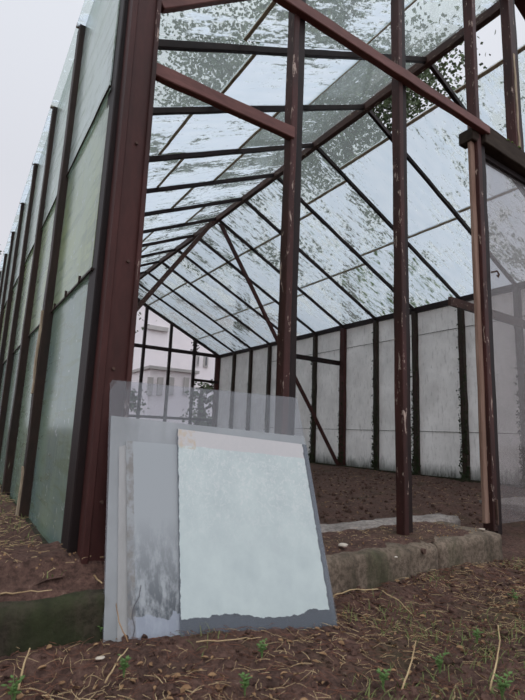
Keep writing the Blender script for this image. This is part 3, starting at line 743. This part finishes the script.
def sheet_uv(q, th, mat):
    n = 12; m = MB(); N1 = (n + 1) ** 2
    for k in (0, 1):
        for j in range(n + 1):
            for i in range(n + 1):
                u, v = i / n, j / n
                m.v.append(tuple(q[0] * (1 - u) * (1 - v) + q[1] * u * (1 - v) + q[2] * u * v + q[3] * (1 - u) * v + N * (th * k)))
    I = lambda i, j, k=0: k * N1 + j * (n + 1) + i
    for j in range(n):
        for i in range(n):
            m.f.append((I(i, j), I(i, j + 1), I(i + 1, j + 1), I(i + 1, j))); m.f.append((I(i, j, 1), I(i + 1, j, 1), I(i + 1, j + 1, 1), I(i, j + 1, 1)))
        m.f.append((I(0, j), I(0, j, 1), I(0, j + 1, 1), I(0, j + 1))); m.f.append((I(n, j), I(n, j + 1), I(n, j + 1, 1), I(n, j, 1)))
        m.f.append((I(j, 0), I(j + 1, 0), I(j + 1, 0, 1), I(j, 0, 1))); m.f.append((I(j, n), I(j, n, 1), I(j + 1, n, 1), I(j + 1, n)))
    o = m.build('glass_sheet', mat); me = o.data; uvl = me.uv_layers.new(name='UVMap')
    for lp in me.loops:
        t_ = lp.vertex_index % N1; uvl.data[lp.index].uv = ((t_ % (n + 1)) / n, (t_ // (n + 1)) / n)
    return o
qC, m = sheet('c', ((128, 652), (290, 642), (268, 452), (126, 441)), .012, None, None)
C_ = sheet_uv(qC, .004, paint_mat('stained_grey_glass', qC, 'grey'))
tag(C_, 'shorter grey stained glass sheet with a dirty left edge, behind the white painted sheet', 'glass sheet', 'sheets of glass leaning on the kerb')
qD, m = sheet('d', ((180, 642), (337, 627), (306, 445), (177, 429)), .018, None, None)
D_ = sheet_uv(qD, .004, paint_mat('white_painted_glass', qD, 'white'))
tag(D_, 'front glass sheet painted pale bluish white with a clear grey border', 'glass sheet', 'sheets of glass leaning on the kerb')
# crack in the grey sheet
ck = [hitp(px, py, BL + N * .0165, N) for px, py in ((141, 585), (139, 597), (134, 606), (132, 616), (135, 628), (131, 645))]
MB().tube(ck, .0011, k=4).build('crack', MT['bdark'], C_)
# dirty strip between the sheets at the left
sp = [hitp(px, py, BL + N * .011, N) for px, py in ((117, 650), (128, 650), (126, 445), (119, 447))]
MB().hexa(sp + [p + N * .001 for p in sp]).build('dirty_strip', mat_simple('greyish_dirt_strip', (.27, .27, .26), (.36, .36, .36), 20, .8, (1, 1, .3)), B)

# ------------------------------------------------------------------ background
def tree(base, H, R_, n, label, leaf=.13, lowest=.25, seed=1, lean=(0, 0), dens=1.0, crown_z=None):
    random.seed(seed)
    r = empty('tree', base); tag(r, label, 'tree')
    trunk = MB(); tips = []
    top = Vector((lean[0], lean[1], H * .85))
    tp = [Vector((0, 0, -.1))] + [top * (k / 5) + Vector((random.uniform(-.15, .15), random.uniform(-.15, .15), 0)) for k in range(1, 6)]
    trunk.tube(tp, .16 + H * .012, .04, 8)
    for k in range(26):
        f = random.uniform(lowest, .98); p0 = top * f; az = random.uniform(0, 6.283)
        prof = math.sin(math.pi * min(1, max(.12, (f - lowest * .6) / (1.05 - lowest * .6)))) ** .6
        L = R_ * prof * random.uniform(.6, 1.05); p1 = p0 + Vector((math.cos(az) * L * .55, math.sin(az) * L * .55, L * .28)); p2 = p0 + Vector((math.cos(az) * L, math.sin(az) * L, L * random.uniform(.0, .45)))
        trunk.tube([p0, p1, p2], .045, .012, 5); tips += [p1, p2, p1.lerp(p2, .5), p0.lerp(p1, .7)]
        for q in range(2):
            a3 = az + random.uniform(-1, 1); p3 = p1 + Vector((math.cos(a3), math.sin(a3), random.uniform(-.2, .5))) * L * .45
            trunk.tube([p1, p3], .02, .008, 4); tips.append(p3)
    trunk.build('trunk', MT['bark'], r)
    fol = MB()
    for k in range(n):
        t = random.choice(tips); rr = R_ * .20
        c = t + Vector((random.gauss(0, rr), random.gauss(0, rr), random.gauss(0, rr * .7)))
        s = leaf * random.uniform(.6, 1.3); d = Vector((random.gauss(0, 1), random.gauss(0, 1), random.gauss(-.3, .6))).normalized(); u = d.orthogonal().normalized()
        u = (Matrix.Rotation(random.uniform(0, 6.28), 3, d) @ u) * s * .42
        w = d.cross(u) * .25
        fol.add([c, c + d * s * .5 + u, c + d * s, c + d * s * .5 - u, c + d * s * .5 + w], [(0, 1, 4), (1, 2, 4), (2, 3, 4), (3, 0, 4)])
    fo = fol.build('foliage', MT['leafdark'], r); fo['kind'] = 'stuff'
    return r
def at(px, py, Y): return hit(px, py, 1, Y)
tree((7.4, 5.9, -.04), 12.6, 2.7, 23000, 'tall dense tree beyond the right roof slope seen through clear panes', seed=3, lowest=.5, lean=(-.8, -.3), leaf=.10)
tree((2.1, 11.6, -.04), 12.8, 2.1, 16000, 'tall dark tree behind the greenhouse seen through the left roof slope', seed=5, lowest=.6, lean=(3.6, -.8))
tree((10.6, 2.6, -.04), 9.4, 2.3, 9000, 'lower tree at the right whose crown shows through the open roof panes', seed=8, lowest=.35, leaf=.09)
tree((12.2, 9.0, -.04), 9.5, 2.4, 5000, 'spreading tree behind the right wall', seed=11, lowest=.3)
tree((6.9, 10.6, -.04), 15.5, 3.2, 18000, 'tallest tree beyond the back right corner of the greenhouse', seed=33, lowest=.4, lean=(-.6, -.6))
tree((2.9, 15.5, -.04), 7.3, 1.9, 1700, 'leafy tree at the back gable with hanging twigs', seed=14, lowest=.55, leaf=.16)
_c = at(-9, 232, 26); tree((_c.x, 26, -.04), _c.z + .7, 1.1, 1300, 'tree beyond the far end of the left glass wall', seed=21, lowest=.3, leaf=.16)
tree((5.15, 9.3, -.04), 2.0, .55, 900, 'small leafy shrub outside the back gable corner', seed=24, lowest=.1, leaf=.09)
tree((3.1, 9.9, -.04), 1.6, .6, 900, 'low bush outside the back gable behind the leaning glass', seed=27, lowest=.1, leaf=.09)
# pale building
Bd = empty('building', (9, 24, 0)); tag(Bd, 'pale rendered building seen through the open back gable', 'building')
def bp(name, mb, mat, parent=Bd):
    o = mb.build(name, MT[mat], parent); o.matrix_parent_inverse = Matrix.Translation((-9, -24, 0)) if parent is Bd else Matrix(); return o
bp('wall', MB().box(2, 22, 24, 32, -.1, 8.3), 'bwall')
bp('roof', MB().box(1.8, 22.2, 23.8, 32.2, 8.3, 8.6), 'bgrey')
for px0, px1, py0, py1 in ((203, 208, 356, 367), (196, 199, 356, 366)):
    a, b = at(px0, py1, 23.98), at(px1, py0, 23.98); w = bp('window', MB().box(a.x, b.x, 23.9, 24.02, a.z, b.z), 'bgrey')
    MB().box(a.x + .1, b.x - .1, 23.87, 23.92, a.z + .1, b.z - .1).build('pane', MT['bdark'], w)
a, b = at(147, 332, 23.9), at(168, 328, 23.9); bp('wall_rail', MB().box(a.x, b.x, 23.8, 24, b.z - .25, b.z), 'bgrey')
# low annex
An = empty('annex', (6, 19, 0)); tag(An, 'low grey flat-roofed annex in front of the pale building', 'building')
a, b = at(146, 420, 18), at(196, 374, 18)
o = MB().box(a.x, b.x, 18, 22, -.1, b.z).build('wall', MT['bwall'], An); o.matrix_parent_inverse = Matrix.Translation((-6, -19, 0))
o = MB().box(a.x - .1, b.x + .1, 17.85, 22.1, b.z, b.z + .14).build('roof', MT['bgrey'], An); o.matrix_parent_inverse = Matrix.Translation((-6, -19, 0))
for px in (150, 160, 171, 186):
    c = at(px, 384, 17.97); o = MB().box(c.x - .12, c.x + .12, 17.9, 18.02, c.z - .5, c.z + .3).build('window', MT['bgrey'], An); o.matrix_parent_inverse = Matrix.Translation((-6, -19, 0))

# ------------------------------------------------------------------ light
w = bpy.data.worlds.new('overcast_sky'); scene.world = w; w.use_nodes = True
nt = w.node_tree; nt.nodes.clear()
tc = nt.nodes.new('ShaderNodeTexCoord'); sx = nt.nodes.new('ShaderNodeSeparateXYZ'); nt.links.new(tc.outputs['Generated'], sx.inputs[0])
rp = nt.nodes.new('ShaderNodeValToRGB'); nt.links.new(sx.outputs[2], rp.inputs[0])
e = rp.color_ramp.elements
e[0].position = 0; e[0].color = (.72, .71, .76, 1); e[1].position = 1; e[1].color = (1.9, 1.95, 2.05, 1)
q = e.new(.45); q.color = (.71, .725, .785, 1); q = e.new(.68); q.color = (.77, .795, .86, 1)
dt = nt.nodes.new('ShaderNodeVectorMath'); dt.operation = 'DOT_PRODUCT'; nt.links.new(tc.outputs['Generated'], dt.inputs[0]); dt.inputs[1].default_value = (-.35, -.93, .1)
mr = nt.nodes.new('ShaderNodeMapRange'); nt.links.new(dt.outputs['Value'], mr.inputs['Value'])
for k_, v_ in (('From Min', -.3), ('From Max', .8), ('To Min', 1.0), ('To Max', 1.9)): mr.inputs[k_].default_value = v_
ml = nt.nodes.new('ShaderNodeVectorMath'); ml.operation = 'SCALE'; nt.links.new(rp.outputs[0], ml.inputs[0]); nt.links.new(mr.outputs[0], ml.inputs['Scale'])
bg = nt.nodes.new('ShaderNodeBackground'); nt.links.new(ml.outputs[0], bg.inputs[0]); bg.inputs[1].default_value = 1.0
ow = nt.nodes.new('ShaderNodeOutputWorld'); nt.links.new(bg.outputs[0], ow.inputs[0])

scene.view_settings.view_transform = 'Standard'; scene.view_settings.look = 'None'
scene.view_settings.gamma = 1; scene.view_settings.exposure = 0.0; scene.view_settings.use_curve_mapping = False
scene.cycles.transparent_max_bounces = 24
scene.cycles.max_bounces = 10; scene.cycles.transmission_bounces = 8; scene.cycles.diffuse_bounces = 5
